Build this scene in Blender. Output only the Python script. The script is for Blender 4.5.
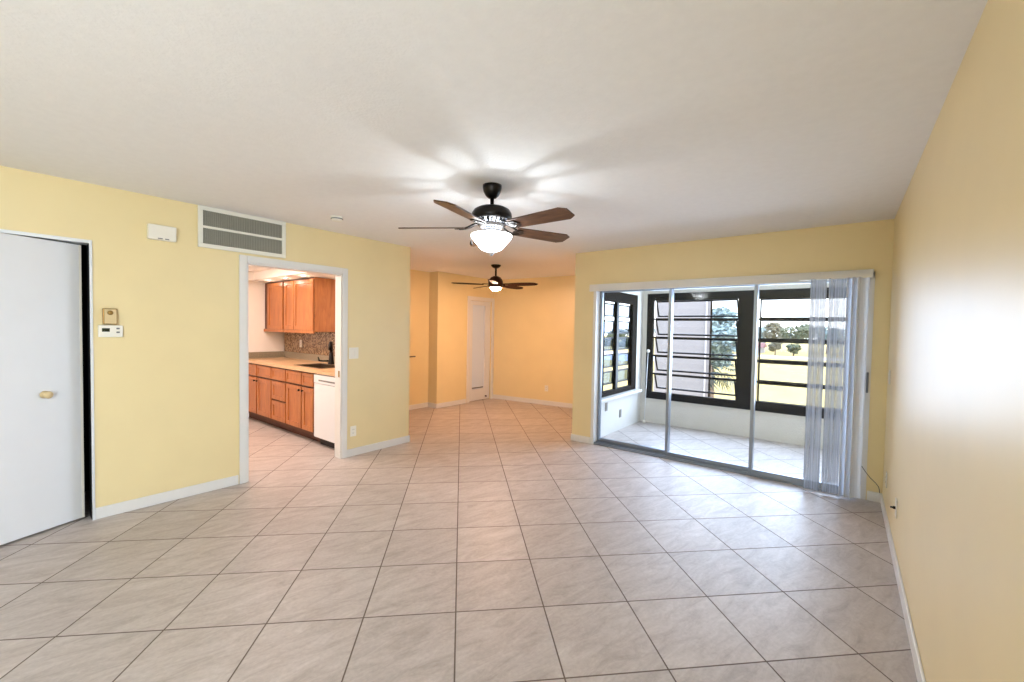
import bpy, bmesh, math, random
from mathutils import Vector, Matrix

# ------------------------------------------------------------------ scene, camera, light
for o in list(bpy.data.objects):
    bpy.data.objects.remove(o, do_unlink=True)
S = bpy.context.scene
COL = S.collection
PI = math.pi

cam_d = bpy.data.cameras.new('camera')
cam_d.sensor_fit = 'HORIZONTAL'; cam_d.sensor_width = 36.0
cam_d.lens = 36.0 * 423.3885 / 1024.0
cam_d.clip_start = 0.02; cam_d.clip_end = 2000
cam = bpy.data.objects.new('camera', cam_d); COL.objects.link(cam)
F_ = Vector((-0.61775948, 0.78579131, -0.03008746))
R_ = Vector((0.78570591, 0.61835677, 0.01735287))
U_ = Vector((-0.03224052, 0.01291999, 0.99939663))
cam.matrix_world = Matrix(((R_.x, U_.x, -F_.x, 0), (R_.y, U_.y, -F_.y, 0), (R_.z, U_.z, -F_.z, 1.456), (0, 0, 0, 1)))
S.camera = cam

S.view_settings.view_transform = 'Standard'
S.view_settings.look = 'None'
S.view_settings.gamma = 1.0
S.view_settings.use_curve_mapping = False
S.view_settings.exposure = 0.44

SKY_STRENGTH = 4.6
world = bpy.data.worlds.new('sky'); S.world = world; world.use_nodes = True
wn = world.node_tree.nodes; wl = world.node_tree.links; wn.clear()
w_out = wn.new('ShaderNodeOutputWorld'); w_bg = wn.new('ShaderNodeBackground')
w_tc = wn.new('ShaderNodeTexCoord'); w_sep = wn.new('ShaderNodeSeparateXYZ'); w_rp = wn.new('ShaderNodeValToRGB')
wl.new(w_tc.outputs['Generated'], w_sep.inputs[0]); wl.new(w_sep.outputs['Z'], w_rp.inputs[0])
w_rp.color_ramp.elements[0].position = 0.0; w_rp.color_ramp.elements[0].color = (0.88, 0.93, 1.0, 1)
w_rp.color_ramp.elements[1].position = 0.7; w_rp.color_ramp.elements[1].color = (0.50, 0.66, 1.0, 1)
wl.new(w_rp.outputs[0], w_bg.inputs[0]); w_bg.inputs[1].default_value = SKY_STRENGTH
wl.new(w_bg.outputs[0], w_out.inputs[0])

def light(name, kind, loc, energy, color=(1, 1, 1), rot=(0, 0, 0), size=None, size_y=None, radius=None):
    d = bpy.data.lights.new(name, kind); d.energy = energy; d.color = color
    if kind == 'AREA':
        d.shape = 'RECTANGLE'; d.size = size; d.size_y = size_y or size
    if radius is not None: d.shadow_soft_size = radius
    o = bpy.data.objects.new(name, d); COL.objects.link(o); o.location = loc; o.rotation_euler = rot
    return o
sun = light('sun', 'SUN', (20, 0, 30), 3.6, (1.0, 0.93, 0.80))
sun.rotation_euler = Vector((-0.74, -0.04, -0.67)).to_track_quat('-Z', 'Y').to_euler()
sun.data.angle = 0.01
# area lamp added just inside the porch windows to boost their daylight
light('porch_daylight_boost', 'AREA', (-0.9, 6.57, 1.25), 82, (0.57, 0.74, 1.0), (math.radians(-90), 0, 0), 3.0, 1.45)
# fill lamp in a window added to the right wall behind the camera
light('back_window_daylight', 'AREA', (0.28, -1.55, 1.45), 82, (0.76, 0.88, 1.0), (math.radians(90), 0, math.radians(90)), 1.7, 1.5)

# ------------------------------------------------------------------ materials
def lin(h):
    h = h.lstrip('#'); out = []
    for i in (0, 2, 4):
        c = int(h[i:i+2], 16) / 255.0
        out.append(c / 12.92 if c <= 0.04045 else ((c + 0.055) / 1.055) ** 2.4)
    return (*out, 1.0)

def mat(name, col, rough=0.5, metal=0.0, bump=None, vary=0.0, vscale=8.0, spec=0.5, emit=None, estr=0.0, vaniso=(1, 1, 1), coat=0.0):
    m = bpy.data.materials.new(name); m.use_nodes = True
    nt = m.node_tree; b = nt.nodes['Principled BSDF']
    c = lin(col) if isinstance(col, str) else col
    b.inputs['Roughness'].default_value = rough; b.inputs['Metallic'].default_value = metal
    b.inputs['Specular IOR Level'].default_value = spec
    b.inputs['Coat Weight'].default_value = coat
    tc = nt.nodes.new('ShaderNodeTexCoord')
    mp = nt.nodes.new('ShaderNodeMapping'); mp.inputs['Scale'].default_value = vaniso
    nt.links.new(tc.outputs['Object'], mp.inputs[0])
    nz = nt.nodes.new('ShaderNodeTexNoise'); nz.inputs['Scale'].default_value = vscale; nz.inputs['Detail'].default_value = 5
    nt.links.new(mp.outputs[0], nz.inputs['Vector'])
    rp = nt.nodes.new('ShaderNodeValToRGB')
    v = vary
    rp.color_ramp.elements[0].position = 0.3; rp.color_ramp.elements[1].position = 0.7
    rp.color_ramp.elements[0].color = (c[0]*(1-v), c[1]*(1-v), c[2]*(1-v), 1)
    rp.color_ramp.elements[1].color = (min(1, c[0]*(1+v)), min(1, c[1]*(1+v)), min(1, c[2]*(1+v)), 1)
    nt.links.new(nz.outputs['Fac'], rp.inputs[0]); nt.links.new(rp.outputs[0], b.inputs['Base Color'])
    if bump:
        sc, st = bump
        n2 = nt.nodes.new('ShaderNodeTexNoise'); n2.inputs['Scale'].default_value = sc; n2.inputs['Detail'].default_value = 3
        nt.links.new(tc.outputs['Object'], n2.inputs['Vector'])
        bp = nt.nodes.new('ShaderNodeBump'); bp.inputs['Strength'].default_value = st; bp.inputs['Distance'].default_value = 0.01
        nt.links.new(n2.outputs['Fac'], bp.inputs['Height']); nt.links.new(bp.outputs[0], b.inputs['Normal'])
    if emit is not None:
        b.inputs['Emission Color'].default_value = lin(emit) if isinstance(emit, str) else emit
        b.inputs['Emission Strength'].default_value = estr
    return m

def wood(name, c0, c1, rough=0.4, scale=(4, 4, 40), dist=2.0, spec=0.5):
    m = bpy.data.materials.new(name); m.use_nodes = True
    nt = m.node_tree; b = nt.nodes['Principled BSDF']
    tc = nt.nodes.new('ShaderNodeTexCoord'); mp = nt.nodes.new('ShaderNodeMapping'); mp.inputs['Scale'].default_value = scale
    nz = nt.nodes.new('ShaderNodeTexNoise'); nz.inputs['Scale'].default_value = 1.0; nz.inputs['Detail'].default_value = 6; nz.inputs['Distortion'].default_value = dist
    rp = nt.nodes.new('ShaderNodeValToRGB'); rp.color_ramp.elements[0].position = 0.3; rp.color_ramp.elements[1].position = 0.72
    rp.color_ramp.elements[0].color = lin(c0); rp.color_ramp.elements[1].color = lin(c1)
    nt.links.new(tc.outputs['Object'], mp.inputs[0]); nt.links.new(mp.outputs[0], nz.inputs['Vector'])
    nt.links.new(nz.outputs['Fac'], rp.inputs[0]); nt.links.new(rp.outputs[0], b.inputs['Base Color'])
    b.inputs['Roughness'].default_value = rough; b.inputs['Specular IOR Level'].default_value = spec
    return m

def glass(name, tint=(1, 1, 1, 1), refl=1.0):
    m = bpy.data.materials.new(name); m.use_nodes = True
    nt = m.node_tree; nt.nodes.clear()
    out = nt.nodes.new('ShaderNodeOutputMaterial'); mx = nt.nodes.new('ShaderNodeMixShader')
    tr = nt.nodes.new('ShaderNodeBsdfTransparent'); tr.inputs[0].default_value = tint
    gl = nt.nodes.new('ShaderNodeBsdfGlossy'); gl.inputs['Roughness'].default_value = 0.01
    fr = nt.nodes.new('ShaderNodeFresnel'); fr.inputs[0].default_value = 1.45
    ml = nt.nodes.new('ShaderNodeMath'); ml.operation = 'MULTIPLY'; ml.inputs[1].default_value = refl
    nt.links.new(fr.outputs[0], ml.inputs[0]); nt.links.new(ml.outputs[0], mx.inputs[0])
    nt.links.new(tr.outputs[0], mx.inputs[1]); nt.links.new(gl.outputs[0], mx.inputs[2]); nt.links.new(mx.outputs[0], out.inputs[0])
    return m

def vane_mat(name, clear, tint, spread=0.1, through=(0.92, 0.93, 0.97, 1)):
    # ribbed clear/frosted vinyl: vertical ribs let more or less through
    m = bpy.data.materials.new(name); m.use_nodes = True
    nt = m.node_tree; nt.nodes.clear()
    out = nt.nodes.new('ShaderNodeOutputMaterial')
    tc = nt.nodes.new('ShaderNodeTexCoord'); wv = nt.nodes.new('ShaderNodeTexNoise')
    wv.inputs['Scale'].default_value = 120; wv.inputs['Detail'].default_value = 3; wv.inputs['Roughness'].default_value = 0.7
    mpv = nt.nodes.new('ShaderNodeMapping'); mpv.inputs['Scale'].default_value = (1, 0.1, 0.004)
    nt.links.new(tc.outputs['Object'], mpv.inputs[0]); nt.links.new(mpv.outputs[0], wv.inputs['Vector'])
    mr = nt.nodes.new('ShaderNodeMapRange'); mr.inputs['From Min'].default_value = 0.32; mr.inputs['From Max'].default_value = 0.68; mr.inputs['To Min'].default_value = clear - spread; mr.inputs['To Max'].default_value = clear + spread
    nt.links.new(wv.outputs['Fac'], mr.inputs['Value'])
    tl = nt.nodes.new('ShaderNodeBsdfTranslucent'); tl.inputs[0].default_value = tint
    df = nt.nodes.new('ShaderNodeBsdfDiffuse'); df.inputs[0].default_value = tint
    gl = nt.nodes.new('ShaderNodeBsdfGlossy'); gl.inputs['Roughness'].default_value = 0.2
    tr = nt.nodes.new('ShaderNodeBsdfTransparent'); tr.inputs[0].default_value = through
    a = nt.nodes.new('ShaderNodeMixShader'); a.inputs[0].default_value = 0.5
    nt.links.new(tl.outputs[0], a.inputs[1]); nt.links.new(df.outputs[0], a.inputs[2])
    b = nt.nodes.new('ShaderNodeMixShader'); b.inputs[0].default_value = 0.08
    nt.links.new(a.outputs[0], b.inputs[1]); nt.links.new(gl.outputs[0], b.inputs[2])
    c = nt.nodes.new('ShaderNodeMixShader')
    nt.links.new(mr.outputs[0], c.inputs[0]); nt.links.new(b.outputs[0], c.inputs[1]); nt.links.new(tr.outputs[0], c.inputs[2])
    nt.links.new(c.outputs[0], out.inputs[0])
    return m

def lamp_glass(name, col, strength, clear=0.55):
    m = bpy.data.materials.new(name); m.use_nodes = True
    nt = m.node_tree; nt.nodes.clear()
    out = nt.nodes.new('ShaderNodeOutputMaterial')
    em = nt.nodes.new('ShaderNodeEmission'); em.inputs[0].default_value = (*col, 1); em.inputs[1].default_value = strength
    tr = nt.nodes.new('ShaderNodeBsdfTransparent'); tl = nt.nodes.new('ShaderNodeBsdfTranslucent')
    mx = nt.nodes.new('ShaderNodeMixShader'); mx.inputs[0].default_value = clear
    nt.links.new(tl.outputs[0], mx.inputs[1]); nt.links.new(tr.outputs[0], mx.inputs[2])
    ad = nt.nodes.new('ShaderNodeAddShader'); nt.links.new(mx.outputs[0], ad.inputs[0]); nt.links.new(em.outputs[0], ad.inputs[1])
    nt.links.new(ad.outputs[0], out.inputs[0])
    return m

def tile_mat():
    m = bpy.data.materials.new('floor_tile'); m.use_nodes = True
    nt = m.node_tree; N = nt.nodes.new; L = nt.links.new; b = nt.nodes['Principled BSDF']
    geo = N('ShaderNodeNewGeometry')
    mp = N('ShaderNodeMapping'); mp.vector_type = 'POINT'
    s = 0.4567832
    # u along (1,1)/sqrt2, v along (1,-1)/sqrt2 ; origin on one grout crossing
    sub = N('ShaderNodeVectorMath'); sub.operation = 'SUBTRACT'; sub.inputs[1].default_value = (-3.45746, 3.44439, 0); L(geo.outputs['Position'], sub.inputs[0])
    def dot(v):
        d = N('ShaderNodeVectorMath'); d.operation = 'DOT_PRODUCT'; d.inputs[1].default_value = v; L(sub.outputs[0], d.inputs[0]); return d.outputs['Value']
    k = math.sqrt(0.5) / s
    u = dot((k, k, 0)); v = dot((k, -k, 0))
    def M(op, a, bb=None):
        n = N('ShaderNodeMath'); n.operation = op
        for i, x in enumerate((a, bb)):
            if x is None: continue
            if isinstance(x, (int, float)): n.inputs[i].default_value = x
            else: L(x, n.inputs[i])
        return n.outputs[0]
    def edge(x):
        f = M('FRACT', x); return M('SUBTRACT', 0.5, M('ABSOLUTE', M('SUBTRACT', f, 0.5)))
    e = M('MINIMUM', edge(u), edge(v))
    gm = N('ShaderNodeMapRange'); gm.inputs['From Min'].default_value = 0.0055; gm.inputs['From Max'].default_value = 0.0095; L(e, gm.inputs['Value'])   # 0 grout, 1 tile
    cell = N('ShaderNodeCombineXYZ'); L(M('FLOOR', u), cell.inputs[0]); L(M('FLOOR', v), cell.inputs[1])
    wn_ = N('ShaderNodeTexWhiteNoise'); wn_.noise_dimensions = '2D'; L(cell.outputs[0], wn_.inputs['Vector'])
    uv = N('ShaderNodeCombineXYZ'); L(u, uv.inputs[0]); L(v, uv.inputs[1]); L(M('MULTIPLY', wn_.outputs['Value'], 37.0), uv.inputs[2])
    rot = N('ShaderNodeVectorRotate'); rot.rotation_type = 'Z_AXIS'; L(uv.outputs[0], rot.inputs['Vector']); rot.inputs['Angle'].default_value = 0.5
    sc = N('ShaderNodeMapping'); sc.inputs['Scale'].default_value = (1.3, 4.2, 1); L(rot.outputs[0], sc.inputs[0])
    n1 = N('ShaderNodeTexNoise'); n1.inputs['Scale'].default_value = 1.5; n1.inputs['Detail'].default_value = 10; n1.inputs['Roughness'].default_value = 0.74; n1.inputs['Distortion'].default_value = 0.7; L(sc.outputs[0], n1.inputs['Vector'])
    n2 = N('ShaderNodeTexNoise'); n2.inputs['Scale'].default_value = 26; n2.inputs['Detail'].default_value = 4; L(uv.outputs[0], n2.inputs['Vector'])
    rp = N('ShaderNodeValToRGB'); els = rp.color_ramp.elements
    els[0].position = 0.25; els[0].color = lin('#9a8e86'); els[1].position = 0.75; els[1].color = lin('#cac2bd')
    x = els.new(0.5); x.color = lin('#b6aca6')
    L(n1.outputs['Fac'], rp.inputs[0])
    mul = N('ShaderNodeMix'); mul.data_type = 'RGBA'; mul.blend_type = 'MULTIPLY'; mul.inputs['Factor'].default_value = 1.0
    tone = M('ADD', M('MULTIPLY', wn_.outputs['Value'], 0.12), M('ADD', M('MULTIPLY', n2.outputs['Fac'], 0.30), 0.79))
    tcol = N('ShaderNodeCombineColor'); L(tone, tcol.inputs[0]); L(tone, tcol.inputs[1]); L(tone, tcol.inputs[2])
    L(rp.outputs[0], mul.inputs['A']); L(tcol.outputs[0], mul.inputs['B'])
    mix = N('ShaderNodeMix'); mix.data_type = 'RGBA'; L(gm.outputs[0], mix.inputs['Factor'])
    mix.inputs['A'].default_value = lin('#62534a'); L(mul.outputs['Result'], mix.inputs['B'])
    L(mix.outputs['Result'], b.inputs['Base Color'])
    rr = N('ShaderNodeMapRange'); rr.inputs['To Min'].default_value = 0.8; rr.inputs['To Max'].default_value = 0.42; b.inputs['Specular IOR Level'].default_value = 0.65; L(gm.outputs[0], rr.inputs['Value']); L(rr.outputs[0], b.inputs['Roughness'])
    bp = N('ShaderNodeBump'); bp.inputs['Strength'].default_value = 0.35; bp.inputs['Distance'].default_value = 0.003
    L(M('ADD', gm.outputs[0], M('MULTIPLY', n1.outputs['Fac'], 0.25)), bp.inputs['Height']); L(bp.outputs[0], b.inputs['Normal'])
    return m

def mosaic_mat():
    m = bpy.data.materials.new('mosaic'); m.use_nodes = True
    nt = m.node_tree; N = nt.nodes.new; L = nt.links.new; b = nt.nodes['Principled BSDF']
    tc = N('ShaderNodeTexCoord'); mp = N('ShaderNodeMapping'); mp.inputs['Scale'].default_value = (58, 1, 58); L(tc.outputs['Object'], mp.inputs[0])
    fl = N('ShaderNodeVectorMath'); fl.operation = 'FLOOR'; L(mp.outputs[0], fl.inputs[0])
    wn_ = N('ShaderNodeTexWhiteNoise'); wn_.noise_dimensions = '3D'; L(fl.outputs[0], wn_.inputs['Vector'])
    rp = N('ShaderNodeValToRGB'); rp.color_ramp.interpolation = 'CONSTANT'; e = rp.color_ramp.elements
    e[0].color = lin('#5c4531'); e[1].position = 0.25; e[1].color = lin('#8d6f50')
    for p, c in ((0.45, '#a58a68'), (0.65, '#6b5138'), (0.85, '#b59a78')): x = e.new(p); x.color = lin(c)
    L(wn_.outputs['Value'], rp.inputs[0]); L(rp.outputs[0], b.inputs['Base Color']); b.inputs['Roughness'].default_value = 0.25
    return m

WALL = mat('paint_yellow', '#e8d5a2', 0.42, bump=(220, 0.06), vary=0.02, vscale=3, spec=0.9)
CEIL = mat('ceiling_paint', '#efeeed', 0.9, bump=(70, 0.22), vary=0.015, vscale=20)
WHITE = mat('white_trim', '#e0deda', 0.35, vary=0.01)
WHITED = mat('white_door_paint', '#dedfe1', 0.4, vary=0.01)
PLASTIC = mat('white_plastic', '#ece8dc', 0.4, vary=0.01)
TILE = tile_mat()
STUCCO = mat('porch_stucco', '#dcd9d2', 0.85, bump=(40, 0.4), vary=0.02)
DARKIN = mat('closet_shade', '#14110f', 0.9)  # near black colour stands for the unlit closet interior
KWHITE = mat('kitchen_white_paint', '#efe9e2', 0.6, vary=0.01)
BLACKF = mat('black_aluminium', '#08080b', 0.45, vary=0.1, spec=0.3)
BRONZE = mat('bronze_aluminium', '#1b140c', 0.8, spec=0.1, vary=0.1)
ALU = mat('silver_aluminium', '#99a3b2', 0.32, metal=0.8, vary=0.03)
ALUW = mat('pale_aluminium', '#e3e6ea', 0.4, metal=0.25, vary=0.02)
GLASS = glass('slider_glass', refl=0.25)
TGLASS = glass('tinted_glass', (0.55, 0.60, 0.66, 1), 0.12)
WGLASS = glass('window_glass', (0.97, 0.985, 0.99, 1), 0.6)
BLACKM = mat('oiled_black_metal', '#1a1614', 0.32, metal=0.6, vary=0.15)
NICKEL = mat('nickel', '#c9ced8', 0.25, metal=0.9, vary=0.05)
WALNUT = wood('walnut_blade', '#38241a', '#694a37', 0.35, (3, 26, 26))
DWOOD = wood('dark_walnut_blade', '#26130b', '#462414', 0.6, (3, 26, 26), spec=0.1)
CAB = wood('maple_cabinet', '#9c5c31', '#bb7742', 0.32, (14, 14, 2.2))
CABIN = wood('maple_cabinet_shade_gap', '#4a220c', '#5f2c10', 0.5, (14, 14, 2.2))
COUNTER = mat('laminate_counter', '#cfa97f', 0.3, vary=0.12, vscale=60)
CURB = mat('laminate_curb', '#8e8470', 0.35, vary=0.15, vscale=50)
MOSAIC = mosaic_mat()
BRASS = mat('brass', '#94733c', 0.35, metal=0.6, vary=0.05)
BEIGE = mat('beige_plastic', '#d8c193', 0.4, vary=0.02)
PORCHP = mat('weathered_plastic', '#8f8b83', 0.6)
SCREEN = mat('dark_screen', '#28301f', 0.2)
GREY = mat('grey_slot', '#6f6f6f', 0.6)
VANE = vane_mat('ribbed_vinyl', 0.62, (0.60, 0.61, 0.65, 1), 0.28, (0.58, 0.57, 0.56, 1))
VANE2 = vane_mat('ribbed_vinyl_stacked', 0.10, (0.95, 0.97, 1.0, 1), 0.08)
VENT = mat('vent_white', '#e4e2d6', 0.45, vary=0.01)
LOUV = mat('vent_louvre', '#9a988d', 0.5, vary=0.02)
VDARK = mat('duct_dark', '#3a3a36', 0.9)

# ------------------------------------------------------------------ mesh helpers
class MB:
    def __init__(s): s.bm = bmesh.new()
    def box(s, a, b, rot=None, piv=None):
        x0, y0, z0 = a; x1, y1, z1 = b
        vs = [Vector(p) for p in ((x0,y0,z0),(x1,y0,z0),(x1,y1,z0),(x0,y1,z0),(x0,y0,z1),(x1,y0,z1),(x1,y1,z1),(x0,y1,z1))]
        if rot is not None:
            pv = Vector(piv if piv else ((x0+x1)/2, (y0+y1)/2, (z0+z1)/2)); vs = [pv + rot @ (v - pv) for v in vs]
        v = [s.bm.verts.new(p) for p in vs]
        for f in ((0,3,2,1),(4,5,6,7),(0,1,5,4),(1,2,6,5),(2,3,7,6),(3,0,4,7)): s.bm.faces.new([v[i] for i in f])
        return s
    def prism(s, poly, z0, z1, mtx=None):
        if sum(poly[i][0]*poly[(i+1)%len(poly)][1]-poly[(i+1)%len(poly)][0]*poly[i][1] for i in range(len(poly))) < 0: poly = poly[::-1]
        m = mtx or Matrix.Identity(4)
        lo = [s.bm.verts.new(m @ Vector((x, y, z0))) for x, y in poly]; hi = [s.bm.verts.new(m @ Vector((x, y, z1))) for x, y in poly]
        n = len(poly); s.bm.faces.new(lo[::-1]); s.bm.faces.new(hi)
        for i in range(n): s.bm.faces.new((lo[i], lo[(i+1)%n], hi[(i+1)%n], hi[i]))
        return s
    def lathe(s, prof, c=(0,0,0), n=32, mtx=None, smooth=True):
        m = Matrix.Translation(c) @ (mtx or Matrix.Identity(4)); rings = []
        for r, z in prof:
            if r < 1e-6: rings.append([s.bm.verts.new(m @ Vector((0, 0, z)))])
            else: rings.append([s.bm.verts.new(m @ Vector((r*math.cos(2*PI*i/n), r*math.sin(2*PI*i/n), z))) for i in range(n)])
        for a, b in zip(rings, rings[1:]):
            for i in range(n):
                j = (i+1) % n
                q = [a[0] if len(a)==1 else a[i]] + ([] if len(a)==1 else [a[j]]) + ([b[0]] if len(b)==1 else [b[j], b[i]])
                if len(q) >= 3:
                    f = s.bm.faces.new(q); f.smooth = smooth
        return s
    def tube(s, pts, r, n=10, cap=True):
        pts = [Vector(p) for p in pts]; rings = []; rr = r if isinstance(r, (list, tuple)) else [r]*len(pts)
        up = None
        for i, p in enumerate(pts):
            d = (pts[min(i+1, len(pts)-1)] - pts[max(i-1, 0)]).normalized()
            if up is None: up = d.orthogonal().normalized()
            up = (up - d*up.dot(d)).normalized(); sd = d.cross(up)
            rings.append([s.bm.verts.new(p + rr[i]*(math.cos(2*PI*k/n)*up + math.sin(2*PI*k/n)*sd)) for k in range(n)])
        for a, b in zip(rings, rings[1:]):
            for k in range(n):
                f = s.bm.faces.new((a[k], a[(k+1)%n], b[(k+1)%n], b[k])); f.smooth = True
        if cap: s.bm.faces.new(rings[0][::-1]); s.bm.faces.new(rings[-1])
        return s
    def ball(s, c, r, n=12):
        return s.lathe([(0 if i in (0, n) else r*math.sin(PI*i/n), -r*math.cos(PI*i/n)) for i in range(n+1)], c, 2*n)
    def quad(s, *p):
        s.bm.faces.new([s.bm.verts.new(Vector(q)) for q in p]); return s

def obj(name, mb, m, parent=None, bevel=0.0, loc=None, rot=None):
    bmesh.ops.recalc_face_normals(mb.bm, faces=mb.bm.faces)
    me = bpy.data.meshes.new(name); mb.bm.to_mesh(me); mb.bm.free(); me.materials.append(m)
    o = bpy.data.objects.new(name, me); COL.objects.link(o)
    if parent is not None: o.parent = parent
    if loc: o.location = loc
    if rot: o.rotation_euler = rot
    if bevel:
        b = o.modifiers.new('bevel', 'BEVEL'); b.width = bevel; b.segments = 2; b.limit_method = 'ANGLE'
    return o
def thing(name, label, cat, loc, group=None, rz=0.0):
    o = bpy.data.objects.new(name, None); COL.objects.link(o); o.location = loc; o.rotation_euler = (0, 0, rz); o.empty_display_size = 0.1
    return tag(o, label, cat, group)
def tag(o, label, cat, group=None):
    o['label'] = label; o['category'] = cat
    if group: o['group'] = group
    return o
def struct(name, mb, m, label=None, bevel=0.0):
    o = obj(name, mb, m, bevel=bevel); o['kind'] = 'structure'
    o['category'] = name.split('_')[0]; o['label'] = label or name.replace('_', ' ')
    return o
def struct_empty(name, label):
    o = bpy.data.objects.new(name, None); COL.objects.link(o); o['kind'] = 'structure'; o['category'] = name.split('_')[0]; o['label'] = label
    return o

# ------------------------------------------------------------------ the shell
H = 2.44
LX = -4.284      # left wall face
RX = 0.297       # right wall face
BY = 4.843       # wall with the sliding door
T = 0.115
struct('floor', MB().box((-7.6, -2.9, -0.2), (1.2, 7.2, 0.0)), TILE, 'beige stone look floor tiles laid diagonally through all rooms')
struct('ceiling', MB().box((-7.6, -2.9, H), (1.2, 7.2, H+0.2)), CEIL, 'white lightly textured ceiling of the living and dining rooms')

w = MB()
x0, x1 = LX-T, LX
for a, b, c, d in ((-2.75, -0.69, 0, H), (-0.69, 0.527, 2.03, H), (0.527, 1.535, 0, H), (1.535, 2.465, 2.012, H), (2.465, 3.375, 0, H)):
    w.box((x0, a, c), (x1, b, d))
struct('wall_left', w, WALL, 'yellow wall with closet door, air vent and kitchen doorway')
struct('wall_right', MB().box((RX, -2.75, 0), (RX+0.15, -2.42, H)).box((RX, -2.42, 0), (RX+0.15, -0.68, 0.68)).box((RX, -2.42, 2.22), (RX+0.15, -0.68, H)).box((RX, -0.68, 0), (RX+0.15, BY+0.15, H)), WALL, 'long pale yellow wall on the right with window glare')
w = MB()
for a, b, c, d in ((-2.78, -2.508, 0, H), (-2.508, 0.188, 2.0, H), (0.188, 1.05, 0, H)): w.box((a, BY, c), (b, BY+0.147, d))
struct('wall_back', w, WALL, 'yellow wall around the sliding glass door')
w = MB()
for a, b, c, d in ((-4.4, -3.6, 0, H), (-3.6, -0.4, 0, H), (-0.4, 0.45, 0, H)): w.box((a, -2.75, c), (b, -2.6, d))
struct('wall_front', w, WALL, 'yellow wall behind the camera')
# dining end
struct('wall_kitchen_rear', MB().box((-7.45, 3.18, 0), (LX-T, 3.375, H)), KWHITE, 'white kitchen wall behind the counter')
struct('wall_kitchen_side', MB().box((-7.45, 0.8, 0), (-7.285, 3.18, H)), KWHITE, 'white side wall at the end of the kitchen counter')
struct('wall_kitchen_near', MB().box((-7.45, 0.8, 0), (LX-T, 0.92, H)), KWHITE, 'white near wall of the kitchen')
DAX, DBX = -5.93, -5.70
struct('wall_dining_left', MB().prism([(DAX, 3.375), (DAX, 5.10), (DAX-0.15, 5.10), (DAX-0.15, 3.375)], 0, H), WALL, 'orange lit dining wall left of the jog')
w = MB()
for a, b, c, d in ((5.10, 5.925, 0, H), (5.925, 6.555, 1.985, H), (6.555, 6.75, 0, H)): w.box((DBX-0.25, a, c), (DBX, b, d))
w.box((DBX-0.25, 5.925, 0), (DBX-0.20, 6.555, 1.985))  # unseen backing added to stop outside light leaking under the door
struct('wall_dining_jog', w, WALL, 'orange lit dining wall around the white panel door')
struct('wall_dining_rear', MB().prism([(DBX-0.3, 6.60), (-3.55, 6.86), (-3.55, 7.0), (DBX-0.3, 6.8)], 0, H), WALL, 'orange lit far wall of the dining area')
struct('wall_dining_right', MB().prism([(-2.78, 4.95), (-3.80, 6.95), (-3.70, 7.0), (-2.66, 4.99)], 0, H), WALL, 'dining wall behind the sliding door wall corner')
# closet behind the white door
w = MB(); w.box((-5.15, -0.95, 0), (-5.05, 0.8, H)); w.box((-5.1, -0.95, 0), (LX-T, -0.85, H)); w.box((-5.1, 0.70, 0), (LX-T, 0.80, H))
struct('wall_closet', w, DARKIN, 'inside of the closet, coloured near black for its shade')
# porch
PX, PY = -2.55, 6.63
w = MB(); w.box((PX-0.13, 4.99, 0), (PX, PY+0.12, 0.50)); w.box((PX-0.13, 4.99, 2.0), (PX, PY+0.12, H)); w.box((PX-0.13, 4.99, 0.5), (PX, 5.14, 2.0)); w.box((PX-0.13, 6.40, 0.5), (PX, PY+0.12, 2.0))
struct('wall_porch_left', w, STUCCO, 'white stucco half wall at the left end of the porch')
w = MB(); w.box((PX, PY, 0), (1.02, PY+0.12, 0.385)); w.box((PX, PY, 2.035), (1.02, PY+0.12, H)); w.box((PX, PY, 0.385), (-2.475, PY+0.12, 2.035)); w.box((0.75, PY, 0.385), (1.02, PY+0.12, 2.035))
struct('wall_porch_rear', w, STUCCO, 'white stucco half wall under the black porch windows')
struct('wall_porch_right', MB().box((0.90, 4.99, 0), (1.02, PY, H)), STUCCO, 'white stucco wall at the right end of the porch')

# baseboards
bh, bt = 0.085, 0.012
def base(name, poly, label): struct(name, MB().prism(poly, 0, bh), WHITE, label, bevel=0.004)
base('baseboard_left', [(LX, 0.534), (LX+bt, 0.534), (LX+bt, 1.466), (LX, 1.466)], 'white baseboard between closet and kitchen doorway')
base('baseboard_left_far', [(LX, 2.527), (LX+bt, 2.527), (LX+bt, 3.375+bt), (LX-T, 3.375+bt), (LX-T, 3.375), (LX, 3.375)], 'white baseboard right of the kitchen doorway')
base('baseboard_right', [(RX-bt, -2.6), (RX, -2.6), (RX, BY), (RX-bt, BY)], 'white baseboard along the right wall')
base('baseboard_back_right', [(0.195, BY-bt), (RX-bt, BY-bt), (RX-bt, BY), (0.195, BY)], 'short white baseboard right of the sliding door')
base('baseboard_back_left', [(-2.78-bt, BY-bt), (-2.51, BY-bt), (-2.51, BY), (-2.78, BY), (-2.78, BY+0.1), (-2.78-bt, BY+0.1)], 'short white baseboard left of the sliding door')
base('baseboard_dining_left', [(DAX, 3.4), (DAX+bt, 3.4), (DAX+bt, 5.10-bt), (DBX+bt, 5.10-bt), (DBX+bt, 5.835), (DBX, 5.835), (DBX, 5.10), (DAX, 5.10)], 'white baseboard along the dining jog')
base('baseboard_dining_rear', [(DBX, 6.636), (-3.62, 6.85), (-3.62, 6.838), (DBX, 6.622)], 'white baseboard along the far dining wall')

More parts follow.
